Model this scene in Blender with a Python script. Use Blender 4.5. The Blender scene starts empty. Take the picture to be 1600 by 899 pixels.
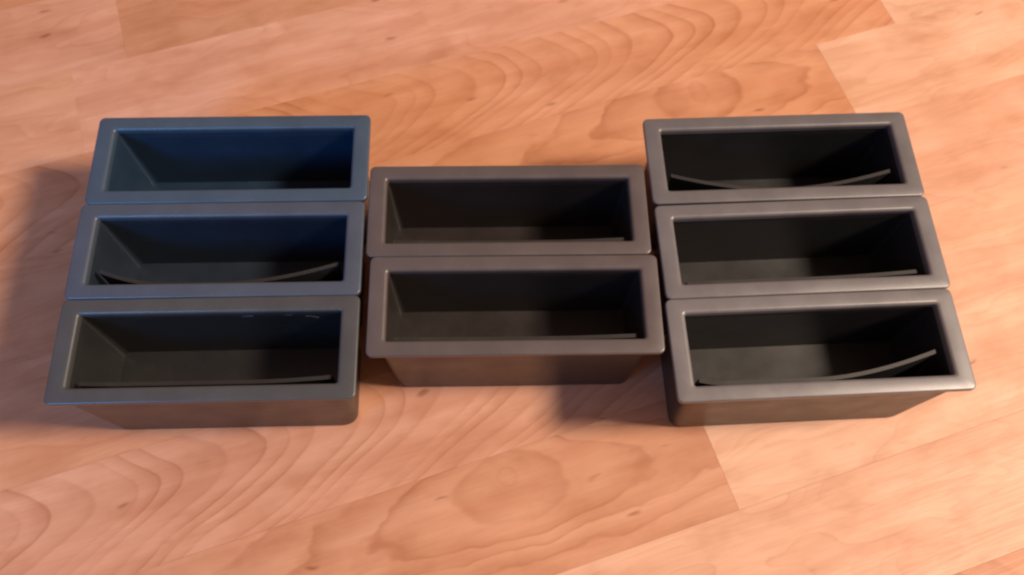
import bpy, bmesh, math, random
from mathutils import Matrix, Vector

random.seed(7)
scene = bpy.context.scene
COL = scene.collection

# ------------------------------------------------------------------ camera
cam_data = bpy.data.cameras.new('camera')
cam = bpy.data.objects.new('camera', cam_data)
COL.objects.link(cam)
cam_data.sensor_width = 36.0
cam_data.lens = 1300.0 / 1600.0 * 36.0
cam_data.clip_start = 0.01
cam_data.clip_end = 50.0
RC = ((0.9992716950, -0.0327276973, 0.0196208404),
      (0.0226464770, 0.9224902617, 0.3853554906),
      (-0.0307118320, -0.3846304914, 0.9225595745))
mw = Matrix.Identity(4)
for i in range(3):
    for j in range(3):
        mw[j][i] = RC[i][j]
mw.translation = Vector((-0.010, -0.200, 0.5783))
cam.matrix_world = mw
cam_data.dof.use_dof = True
cam_data.dof.focus_distance = 0.47
cam_data.dof.aperture_fstop = 9.0
scene.camera = cam

# ------------------------------------------------------------------ world, lamps, exposure
world = bpy.data.worlds.new('World')
scene.world = world
world.use_nodes = True
bg = world.node_tree.nodes['Background']
bg.inputs['Color'].default_value = (1.0, 0.59, 0.46, 1)
bg.inputs['Strength'].default_value = 0.31


def area(name, loc, target, size, power, color):
    d = bpy.data.lights.new(name, 'AREA')
    d.shape = 'DISK'
    d.size = size
    d.energy = power
    d.color = color
    o = bpy.data.objects.new(name, d)
    COL.objects.link(o)
    o.location = loc
    o.rotation_euler = (Vector(target) - Vector(loc)).to_track_quat('-Z', 'Y').to_euler()
    return o


area('room_lamp', (1.60, -0.14, 1.72), (0.0, 0.05, 0.0), 0.42, 75.0, (1.0, 0.80, 0.64))
glow = area('blue_fill', (-0.66, -0.46, 0.56), (-0.20, 0.20, 0.06), 0.30, 0.60, (0.03, 0.38, 1.0))  # added blue fill from front left, no source in view
glow.data.spread = math.radians(62)

scene.view_settings.view_transform = 'Standard'
scene.view_settings.look = 'None'
scene.view_settings.exposure = 0.0
scene.view_settings.gamma = 1.0
scene.view_settings.use_curve_mapping = False
scene.cycles.filter_width = 2.2
scene.cycles.max_bounces = 8
scene.cycles.use_denoising = True


# ------------------------------------------------------------------ node helpers
class NT:
    def __init__(self, name):
        self.m = bpy.data.materials.new(name)
        self.m.use_nodes = True
        self.t = self.m.node_tree
        self.b = self.t.nodes['Principled BSDF']

    def n(self, kind, **kw):
        o = self.t.nodes.new(kind)
        for k, v in kw.items():
            setattr(o, k, v)
        return o

    def set(self, sock, v):
        if isinstance(v, bpy.types.NodeSocket):
            self.t.links.new(v, sock)
        else:
            sock.default_value = v

    def math(self, op, a, b=0.0, c=None, clamp=False):
        o = self.n('ShaderNodeMath', operation=op, use_clamp=clamp)
        self.set(o.inputs[0], a)
        self.set(o.inputs[1], b)
        if c is not None:
            self.set(o.inputs[2], c)
        return o.outputs[0]

    def xyz(self, x, y, z=0.0):
        o = self.n('ShaderNodeCombineXYZ')
        self.set(o.inputs[0], x)
        self.set(o.inputs[1], y)
        self.set(o.inputs[2], z)
        return o.outputs[0]

    def noise(self, vec, scale, detail=2.0, rough=0.5):
        o = self.n('ShaderNodeTexNoise')
        self.set(o.inputs['Vector'], vec)
        o.inputs['Scale'].default_value = scale
        o.inputs['Detail'].default_value = detail
        o.inputs['Roughness'].default_value = rough
        return o.outputs['Fac']

    def maprange(self, v, a, b, c=0.0, d=1.0, smooth=False):
        o = self.n('ShaderNodeMapRange')
        if smooth:
            o.interpolation_type = 'SMOOTHSTEP'
        self.set(o.inputs['Value'], v)
        o.inputs['From Min'].default_value = a
        o.inputs['From Max'].default_value = b
        o.inputs['To Min'].default_value = c
        o.inputs['To Max'].default_value = d
        return o.outputs['Result']

    def mix(self, f, a, b, mode='MIX'):
        o = self.n('ShaderNodeMix', data_type='RGBA', blend_type=mode)
        self.set(o.inputs[0], f)
        self.set(o.inputs[6], a)
        self.set(o.inputs[7], b)
        return o.outputs[2]

    def bump(self, h, strength, dist):
        o = self.n('ShaderNodeBump')
        o.inputs['Strength'].default_value = strength
        o.inputs['Distance'].default_value = dist
        self.set(o.inputs['Height'], h)
        return o.outputs[0]


def wood(kind):
    """Beech-look laminate. kind: arc (cathedral), knot (rings round a knot) or straight.
    Object coordinates: x along the strip (metres), y across it."""
    k = NT('laminate_' + kind)
    tc = k.n('ShaderNodeTexCoord')
    sp = k.n('ShaderNodeSeparateXYZ')
    k.t.links.new(tc.outputs['Object'], sp.inputs[0])
    at = k.n('ShaderNodeAttribute', attribute_type='OBJECT', attribute_name='grain_seed')
    seed = at.outputs['Fac']
    tint = k.n('ShaderNodeAttribute', attribute_type='OBJECT', attribute_name='grain_tint').outputs['Color']
    u, v = k.math('MULTIPLY', sp.outputs[0], 1000.0), k.math('MULTIPLY', sp.outputs[1], 1000.0)   # mm
    # slow warping of the grain
    w1 = k.noise(k.xyz(k.math('MULTIPLY', u, 0.008), k.math('MULTIPLY', v, 0.018 if kind != 'straight' else 0.028), seed), 1.0, 1.0)
    w2 = k.noise(k.xyz(k.math('MULTIPLY', u, 0.035), k.math('MULTIPLY', v, 0.055), k.math('ADD', seed, 9.0)), 1.0, 2.0)
    w1 = k.math('SUBTRACT', w1, 0.5)
    w2 = k.math('SUBTRACT', w2, 0.5)
    if kind == 'arc':
        c = k.n('ShaderNodeAttribute', attribute_type='OBJECT', attribute_name='grain_centre').outputs['Fac']
        dv = k.math('SUBTRACT', v, c)
        hyp = k.math('SUBTRACT', k.math('SQRT', k.math('ADD', k.math('MULTIPLY', dv, dv), 18.0 * 18.0)), 18.0)
        f = k.math('ADD', u, k.math('MULTIPLY', hyp, 2.1))
        f = k.math('ADD', f, k.math('MULTIPLY', dv, -0.35))
        f = k.math('ADD', f, k.math('MULTIPLY', w1, 46.0))
        f = k.math('ADD', f, k.math('MULTIPLY', w2, 5.0))
        f = k.math('DIVIDE', f, 23.0)
    elif kind == 'knot':
        cu = k.n('ShaderNodeAttribute', attribute_type='OBJECT', attribute_name='knot_along').outputs['Fac']
        cv = k.n('ShaderNodeAttribute', attribute_type='OBJECT', attribute_name='knot_across').outputs['Fac']
        du = k.math('SUBTRACT', u, cu)
        dv = k.math('SUBTRACT', v, cv)
        dv = k.math('SUBTRACT', dv, k.math('MULTIPLY', k.math('ABSOLUTE', du), -0.10))
        dv = k.math('ADD', dv, k.math('MULTIPLY', w1, 34.0))
        a = k.math('MULTIPLY', k.math('ABSOLUTE', du), 1.0)
        # rings round the knot stretch out along the strip the farther they are from it
        a = k.math('MULTIPLY', k.math('LOGARITHM', k.math('ADD', k.math('DIVIDE', a, 15.0), 1.0), math.e), 19.0)
        r = k.math('SQRT', k.math('ADD', k.math('MULTIPLY', a, a), k.math('MULTIPLY', dv, dv)))
        f = k.math('ADD', r, k.math('MULTIPLY', w2, 7.5))
        f = k.math('DIVIDE', f, 12.0)
    else:
        f = k.math('ADD', v, k.math('MULTIPLY', w1, 95.0))
        f = k.math('ADD', f, k.math('MULTIPLY', w2, 8.0))
        f = k.math('DIVIDE', f, 10.5)
    # uneven ring widths: growth rings darken slowly and stop sharply
    f = k.math('ADD', f, k.math('MULTIPLY', k.math('SINE', k.math('MULTIPLY', f, 1.7)), 0.28))
    fr = k.math('FRACT', f)
    ring = k.math('ADD', k.maprange(fr, 0.10, 0.90, 0.0, 0.55, True), k.maprange(fr, 0.72, 0.90, 0.0, 0.45, True))
    edge = k.maprange(fr, 0.90, 1.0, 1.0, 0.0, True)
    ring = k.math('MULTIPLY', ring, edge)
    # each ring has its own strength, and fades along the strip
    wn = k.n('ShaderNodeTexWhiteNoise', noise_dimensions='1D')
    k.set(wn.inputs['W'], k.math('ADD', k.math('FLOOR', f), seed))
    fade = k.noise(k.xyz(k.math('MULTIPLY', u, 0.02), k.math('MULTIPLY', v, 0.035), k.math('ADD', seed, 31.0)), 1.0, 2.0)
    fade = k.maprange(fade, 0.30, 0.58, 0.35, 1.0)
    ring = k.math('MULTIPLY', ring, k.math('MULTIPLY', fade, k.maprange(wn.outputs['Value'], 0, 1, 0.30, 1.0)))
    # fine fibres along the strip
    fib = k.noise(k.xyz(k.math('MULTIPLY', u, 0.030), k.math('MULTIPLY', v, 0.60), k.math('ADD', seed, 3.0)), 1.0, 4.0, 0.6)
    band = k.noise(k.xyz(k.math('MULTIPLY', u, 0.008), k.math('MULTIPLY', v, 0.055), k.math('ADD', seed, 17.0)), 1.0, 2.0)
    blot = k.noise(k.xyz(k.math('MULTIPLY', u, 0.016), k.math('MULTIPLY', v, 0.03), k.math('ADD', seed, 51.0)), 1.0, 3.0)
    # short dark flecks
    vo = k.n('ShaderNodeTexVoronoi', feature='F1')
    k.set(vo.inputs['Vector'], k.xyz(k.math('MULTIPLY', u, 0.018), k.math('MULTIPLY', k.math('ADD', v, k.math('MULTIPLY', w2, 14.0)), 0.060), seed))
    vo.inputs['Scale'].default_value = 1.0
    fleck = k.maprange(vo.outputs['Distance'], 0.03, 0.13, 1.0, 0.0, True)
    wn2 = k.n('ShaderNodeSeparateColor')
    k.t.links.new(vo.outputs['Color'], wn2.inputs[0])
    fleck = k.math('MULTIPLY', fleck, k.maprange(wn2.outputs[0], 0.3, 0.8, 0.0, 1.0))
    col = k.mix(k.math('MULTIPLY', ring, {'arc': 0.70, 'knot': 0.66, 'straight': 0.30}[kind]), tint,
                k.mix(1.0, tint, (0.64, 0.47, 0.35, 1), 'MULTIPLY'))
    col = k.mix(k.maprange(band, 0.35, 0.68, 0.0, 0.75), col, k.mix(1.0, col, (0.84, 0.72, 0.64, 1), 'MULTIPLY'))
    col = k.mix(k.maprange(blot, 0.38, 0.66, 0.0, 0.75), col, k.mix(1.0, col, (1.13, 1.18, 1.24, 1), 'MULTIPLY'))
    mot = k.noise(k.xyz(k.math('MULTIPLY', u, 0.022), k.math('MULTIPLY', v, 0.034), k.math('ADD', seed, 77.0)), 1.0, 3.0, 0.6)
    col = k.mix(k.maprange(mot, 0.50, 0.72, 0.0, 0.7), col, k.mix(1.0, col, (0.84, 0.76, 0.68, 1), 'MULTIPLY'))
    col = k.mix(k.maprange(fib, 0.35, 0.75, 0.0, 0.40), col, k.mix(1.0, col, (0.82, 0.74, 0.68, 1), 'MULTIPLY'))
    col = k.mix(k.math('MULTIPLY', fleck, 0.75), col, k.mix(1.0, col, (0.50, 0.38, 0.32, 1), 'MULTIPLY'))
    k.set(k.b.inputs['Base Color'], col)
    k.set(k.b.inputs['Roughness'], k.maprange(fib, 0.3, 0.7, 0.48, 0.58))
    k.b.inputs['Specular IOR Level'].default_value = 0.35
    k.set(k.b.inputs['Normal'], k.bump(fib, 0.06, 0.0004))
    return k.m


def plastic(name, base, rough, spec, bump, grain=2600.0, with_cast=False):
    k = NT(name)
    tc = k.n('ShaderNodeTexCoord').outputs['Object']
    g = k.noise(tc, grain, 2.0)
    s = k.noise(tc, 38.0, 4.0, 0.6)
    d = k.noise(tc, 420.0, 3.0, 0.7)
    col = k.mix(k.maprange(s, 0.3, 0.75), tuple(c * 0.88 for c in base) + (1,), tuple(c * 1.12 for c in base) + (1,))
    if with_cast:
        dye = k.n('ShaderNodeAttribute', attribute_type='OBJECT', attribute_name='dye').outputs['Color']  # per-tray light cast multiplied into the plastic colour
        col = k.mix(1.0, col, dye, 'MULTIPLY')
    # faint dust
    col = k.mix(k.maprange(d, 0.63, 0.78, 0.0, 0.15), col, (0.26, 0.22, 0.19, 1))
    k.set(k.b.inputs['Base Color'], col)
    k.set(k.b.inputs['Roughness'], k.maprange(s, 0.3, 0.7, rough - 0.05, rough + 0.06))
    k.b.inputs['Specular IOR Level'].default_value = spec
    k.set(k.b.inputs['Normal'], k.bump(g, bump, 0.0003))
    return k.m


M_RIM = plastic('charcoal_grained_plastic', (0.128, 0.126, 0.130), 0.36, 0.72, 0.10, with_cast=True)
M_BODY = plastic('dark_moulded_plastic', (0.024, 0.0232, 0.023), 0.38, 0.5, 0.06, with_cast=True)
M_MAT = plastic('shaded_rubber', (0.014, 0.014, 0.014), 0.5, 0.4, 0.15, 1500.0)  # mat faces: shade painted in by a darker rubber colour
M_EDGE = plastic('lit_rubber_edge', (0.026, 0.025, 0.025), 0.45, 0.4, 0.15, 1500.0)  # mat top edge: lamplight painted in by a lighter rubber colour
M_SCUFF = plastic('pale_scuffed_plastic', (0.10, 0.125, 0.17), 0.5, 0.4, 0.1)
M_SUB = plastic('dark_underlay', (0.055, 0.038, 0.028), 0.9, 0.1, 0.1)
WOOD = {kd: wood(kd) for kd in ('arc', 'knot', 'straight')}


# ------------------------------------------------------------------ mesh helpers
def link(name, mesh, mat, parent=None):
    o = bpy.data.objects.new(name, mesh)
    COL.objects.link(o)
    if mat is not None and not mesh.materials:
        mesh.materials.append(mat)
    if parent is not None:
        o.parent = parent
    return o


def to_mesh(name, bm, smooth=True, angle=40):
    bmesh.ops.recalc_face_normals(bm, faces=bm.faces)
    me = bpy.data.meshes.new(name)
    bm.to_mesh(me)
    bm.free()
    if smooth:
        for p in me.polygons:
            p.use_smooth = True
        me.set_sharp_from_angle(angle=math.radians(angle))
    return me


def rrect(x0, x1, y0, y1, r, z, n=6):
    """Rounded rectangle loop, n+1 points per corner."""
    pts = []
    for cx, cy, a0 in ((x1 - r, y1 - r, 0), (x0 + r, y1 - r, 90), (x0 + r, y0 + r, 180), (x1 - r, y0 + r, 270)):
        for i in range(n + 1):
            a = math.radians(a0 + 90.0 * i / n)
            pts.append((cx + r * math.cos(a), cy + r * math.sin(a), z))
    return pts


def loft(bm, loops, close=False, cap_start=False, cap_end=False):
    vs = [[bm.verts.new(p) for p in lp] for lp in loops]
    n = len(vs[0])
    pairs = list(zip(vs, vs[1:])) + ([(vs[-1], vs[0])] if close else [])
    for a, b in pairs:
        for i in range(n):
            j = (i + 1) % n
            bm.faces.new((a[i], a[j], b[j], b[i]))
    if cap_start:
        bm.faces.new(vs[0])
    if cap_end:
        bm.faces.new(vs[-1])


# ------------------------------------------------------------------ floor: laminate strips, turned 16.5 degrees
floor_bm = bmesh.new()
bmesh.ops.create_cube(floor_bm, size=1.0, matrix=Matrix.Translation((0.05, 0.08, -0.0145)) @ Matrix.Diagonal((2.6, 2.0, 0.012, 1)))
floor = link('floor', to_mesh('floor', floor_bm, False), M_SUB)
floor.rotation_euler = (0, 0, math.radians(16.5))
floor['kind'] = 'structure'
floor['label'] = 'orange beech laminate floor laid in strips under all the trays'

EDGES = [-666, -583, -500, -416, -333, -250, -166.6, -79.5, 1.5, 90.0, 172.0, 252.0, 335.0, 418.0, 501.0, 584.0, 667.0, 750.0, 833.0]
ORANGE = (0.60, 0.300, 0.180)
PEACH = (0.66, 0.360, 0.235)
PINK = (0.64, 0.345, 0.240)
PALE = (0.68, 0.415, 0.300)
BROWN = (0.56, 0.280, 0.165)
# strip bottom edge -> list of (end along the strip, kind, tint, extras); the first piece starts at -1000
LAY = {
    335.0: [(-222, 'straight', PINK, {}), (330, 'straight', BROWN, {}), (1000, 'arc', ORANGE, {'grain_centre': 40.0})],
    252.0: [(-268, 'straight', PEACH, {}), (395, 'straight', PINK, {}), (1000, 'straight', PALE, {})],
    172.0: [(-470, 'straight', ORANGE, {}), (420, 'arc', ORANGE, {'grain_centre': 50.0}), (1000, 'straight', PALE, {})],
    90.0: [(-205, 'straight', ORANGE, {}), (343, 'knot', ORANGE, {'knot_along': 226.0, 'knot_across': 66.0}), (1000, 'straight', PALE, {})],
    1.5: [(-240, 'straight', ORANGE, {}), (300, 'straight', BROWN, {}), (1000, 'straight', (0.67, 0.39, 0.285), {})],
    -79.5: [(250, 'arc', (0.63, 0.335, 0.228), {'grain_centre': 54.0}), (1000, 'straight', PALE, {})],
    -166.6: [(116, 'knot', (0.625, 0.328, 0.212), {'knot_along': -27.0, 'knot_across': 64.0}), (1000, 'straight', PALE, {})],
    -250.0: [(-110, 'arc', PEACH, {'grain_centre': 40.0}), (560, 'straight', (0.69, 0.41, 0.295), {}), (1000, 'straight', PALE, {})],
}
GAP = 0.00003
for e0, e1 in zip(EDGES, EDGES[1:]):
    pieces = LAY.get(e0)
    if pieces is None:
        x, pieces = -1000 + random.uniform(180, 420), []
        while x < 1000:
            pieces.append((x, random.choice(('straight', 'arc', 'straight')), random.choice((ORANGE, PEACH, PINK)), {'grain_centre': 42.0}))
            x += random.uniform(380, 560)
        pieces.append((1000, 'straight', PALE, {}))
    x0 = -1000
    for end, kd, tint, extra in pieces:
        bm = bmesh.new()
        a, b = x0 / 1000.0 + GAP, end / 1000.0 - GAP
        w = (e1 - e0) / 1000.0
        c = 0.00010
        loops = [[(a, GAP, -0.008), (b, GAP, -0.008), (b, w - GAP, -0.008), (a, w - GAP, -0.008)],
                 [(a, GAP, -c), (b, GAP, -c), (b, w - GAP, -c), (a, w - GAP, -c)],
                 [(a + c, GAP + c, 0), (b - c, GAP + c, 0), (b - c, w - GAP - c, 0), (a + c, w - GAP - c, 0)]]
        loft(bm, loops, cap_start=True, cap_end=True)
        p = link('plank', to_mesh('plank', bm, False), WOOD[kd], floor)
        p.location = (0, e0 / 1000.0, 0)
        p['grain_seed'] = random.uniform(0, 60)
        sc = random.uniform(0.97, 1.03)
        p['grain_tint'] = [tint[0] * sc, tint[1] * sc, tint[2] * sc * 0.93]
        for key, val in extra.items():
            p[key] = float(val)
        x0 = end

# ------------------------------------------------------------------ the pocket trays (millimetres, then scaled)
H = 82.5          # height of the rim's top face
HW, HD = 94.0, 34.15     # rim half width and half depth
IW, ID = 84.25, 25.6    # opening half width and half depth
FZ = 12.0         # height of the pocket's own bottom


def mm(loop):
    return [(x / 1000, y / 1000, z / 1000) for x, y, z in loop]


def make_rim():
    bm = bmesh.new()
    L = []

    def sym(a, b, r, z):
        L.append(mm(rrect(-a, a, -b, b, r, z)))
    # from the inside of the opening, over the top, down the outer edge and back underneath
    sym(IW - 2.0, ID - 1.7, 1.2, H - 5.6)
    sym(IW - 2.1, ID - 1.8, 1.2, H - 3.2)
    for q in range(0, 7):
        t = math.radians(90 * q / 6)
        sym(IW - 2.1 + 2.6 * (1 - math.cos(t)), ID - 1.8 + 2.3 * (1 - math.cos(t)), 1.2 + 0.25 * q, H - 2.4 * (1 - math.sin(t)))
    sym(HW - 1.1, HD - 1.1, 3.1, H - 0.03)
    sym(HW - 0.5, HD - 0.5, 3.5, H - 0.20)
    sym(HW - 0.15, HD - 0.15, 3.8, H - 0.55)
    sym(HW, HD, 3.9, H - 1.1)
    sym(HW - 0.05, HD - 0.05, 3.9, H - 3.3)
    sym(HW - 0.35, HD - 0.35, 3.7, H - 3.6)
    sym(IW + 0.6, ID + 0.6, 2.0, H - 5.8)
    loft(bm, L, close=True)
    return to_mesh('rim', bm, True, 50)


def make_body():
    bm = bmesh.new()
    L = [
        # underside edge, outer wall up to the rim, over and down the inside to the pocket's bottom
        mm(rrect(-81.0, 81.0, -28.6, 27.6, 7.0, 0.0)),
        mm(rrect(-82.6, 82.6, -30.2, 29.2, 8.0, 0.5)),
        mm(rrect(-83.4, 83.4, -31.0, 30.0, 8.4, 2.0)),
        mm(rrect(-86.6, 86.6, -31.9, 31.2, 6.5, H - 4.6)),
        mm(rrect(-83.3, 83.3, -25.2, 25.2, 2.4, H - 3.6)),
        mm(rrect(-82.6, 82.6, -24.3, 24.3, 2.0, H - 5.2)),
        mm(rrect(-82.5, 82.5, -24.2, 24.3, 2.4, H - 12)),
        mm(rrect(-81.4, 81.4, -23.8, 22.3, 4.2, FZ + 4.0)),
        mm(rrect(-81.2, 81.2, -23.7, 22.1, 4.2, FZ)),
    ]
    loft(bm, L, cap_start=True, cap_end=True)
    return to_mesh('body', bm, True, 50)


def make_mat(left, lrange, right, rrange, base, ends=(-77.5, 77.5), top=H - 7.0, sag=0.0):
    """Thin rubber mat standing along the front wall, its ends curling into the pocket.
    left/right: how far each end comes away (mm); lrange/rrange: where the curl begins."""
    bm = bmesh.new()
    n, m, th = 44, 8, 2.6
    grid = {}
    for i in range(n + 1):
        x = ends[0] + (ends[1] - ends[0]) * i / n
        off = base + sag * math.sin(math.pi * i / n)
        if x < lrange:
            off += left * ((lrange - x) / (lrange - ends[0])) ** 1.7
        if x > rrange:
            off += right * ((x - rrange) / (ends[1] - rrange)) ** 1.7
        for j in range(m + 1):
            t = j / m
            z = FZ + 2.2 + (top - FZ - 2.2) * t
            k = 0.42 + 0.58 * t
            y = -ID + 2.3 + (1 - t) * 2.0 + off * k
            for s in (0, 1):
                grid[i, j, s] = bm.verts.new((x / 1000, (y + s * th) / 1000, z / 1000))
    for i in range(n):
        for j in range(m):
            for s in (0, 1):
                bm.faces.new((grid[i, j, s], grid[i + 1, j, s], grid[i + 1, j + 1, s], grid[i, j + 1, s]))
        for j in (0, m):
            fc = bm.faces.new((grid[i, j, 0], grid[i + 1, j, 0], grid[i + 1, j, 1], grid[i, j, 1]))
            fc.material_index = 1 if j == m else 0
    for j in range(m):
        for i in (0, n):
            bm.faces.new((grid[i, j, 0], grid[i, j + 1, 0], grid[i, j + 1, 1], grid[i, j, 1]))
    return to_mesh('rubber_mat', bm, True, 50)


RIM, BODY = make_rim(), make_body()


def make_tray():
    root = bpy.data.objects.new('storage_tray', None)
    COL.objects.link(root)
    root.empty_display_size = 0.02
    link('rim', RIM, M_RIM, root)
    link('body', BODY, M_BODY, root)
    return root


def copy_tray(src):
    r = src.copy()
    COL.objects.link(r)
    for ch in src.children:
        if ch.name.split('.')[0] in ('rim', 'body'):
            c = ch.copy()
            COL.objects.link(c)
            c.parent = r
    return r


TRAYS = [
    # x, y, turn, label, mat
    (-182.96, 107.5, -0.371, 'bluish empty plastic pocket tray at the back of the leftmost stack, inside bare', None),
    (-184.70, 39.0, -0.462, 'middle plastic pocket tray of the leftmost stack, rubber mat curling up at both ends', (10.0, -36, 13.0, 6, 0.0)),
    (-185.28, -29.5, -0.368, 'front plastic pocket tray of the leftmost stack, pale scuffs on its inner back wall', (0.8, -50, 2.2, 30, 1.7)),
    (5.98, 63.7, -0.717, 'rear of the two brownish plastic pocket trays in the short middle row', (1.2, -30, 1.4, 30, 0.8)),
    (8.07, -4.8, -0.842, 'front of the two brownish plastic pocket trays, lower face showing above bare floor', (0.4, -30, 1.2, 20, 1.0)),
    (197.62, 100.9, 0.80, 'grey plastic pocket tray at the back of the rightmost stack, mat bowed like a smile', (13.5, -4, 12.0, 4, 0.0)),
    (199.14, 31.9, 1.10, 'middle grey plastic pocket tray of the rightmost stack, mat lying flat along its front', (0.0, -50, 2.2, 10, 1.0)),
    (199.29, -36.6, 1.05, 'front grey plastic pocket tray of the rightmost stack, mat curling up at one end only', (2.6, -62, 15.0, 0, 0.8)),
]
# per-tray tints: blue light cast and lamp falloff painted into the plastic colour
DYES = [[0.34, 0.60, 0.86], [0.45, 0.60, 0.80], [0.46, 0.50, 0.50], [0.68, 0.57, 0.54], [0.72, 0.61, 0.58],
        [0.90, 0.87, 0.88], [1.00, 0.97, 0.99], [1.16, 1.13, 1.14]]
BODY_CAST_TINTS = [[0.65, 1.5, 2.9], [0.7, 1.1, 1.7], [0.86, 0.88, 0.90], [0.95, 0.76, 0.70], [1.0, 0.85, 0.78],
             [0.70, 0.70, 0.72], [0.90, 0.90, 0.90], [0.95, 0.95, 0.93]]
first = make_tray()
roots = []
for i, (x, y, a, label, mat) in enumerate(TRAYS):
    r = first if i == 0 else copy_tray(first)
    r.location = (x / 1000, y / 1000, 0.0003)
    r.rotation_euler = (0, 0, math.radians(a))
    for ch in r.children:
        ch['dye'] = DYES[i] if ch.name.startswith('rim') else BODY_CAST_TINTS[i]
    r['label'] = label
    r['category'] = 'tray'
    r['group'] = 'plastic pocket trays set out in three rows'
    if mat:
        me = make_mat(*mat)
        me.materials.append(M_MAT)
        me.materials.append(M_EDGE)     # same rubber painted lighter where the top edge catches light
        link('rubber_mat', me, None, r)
    roots.append(r)


# small pale scuffs near the top of the front left tray's inner back wall
def scuff(parent, x0, z0, x1, z1, wid):
    bm = bmesh.new()

    def wall_y(z):      # inner back wall between H-12 (25.2) and FZ+4 (19.6)
        t = (H - 12 - z) / (H - 12 - FZ - 4)
        return 24.3 - 2.0 * max(0.0, t) - 0.15
    pts = []
    n = 7
    for i in range(n + 1):
        t = i / n
        x, z = x0 + (x1 - x0) * t, z0 + (z1 - z0) * t + 0.5 * math.sin(t * 5)
        h = wid * math.sin(math.pi * (0.08 + 0.84 * t))
        pts.append([(x / 1000, (wall_y(z + s) - d) / 1000, (z + s) / 1000) for s, d in ((h, 0.0), (0.0, 0.18), (-h, 0.0))])
    vs = [[bm.verts.new(q) for q in p] for p in pts]
    for p, q in zip(vs, vs[1:]):
        for j in range(2):
            bm.faces.new((p[j], q[j], q[j + 1], p[j + 1]))
    link('scuff', to_mesh('scuff', bm), M_SCUFF, parent)


for args in ((17, 72.6, 25, 74.6, 0.38), (45, 74.2, 50, 74.9, 0.32), (58, 72.0, 66, 69.8, 0.42)):
    scuff(roots[2], *args)
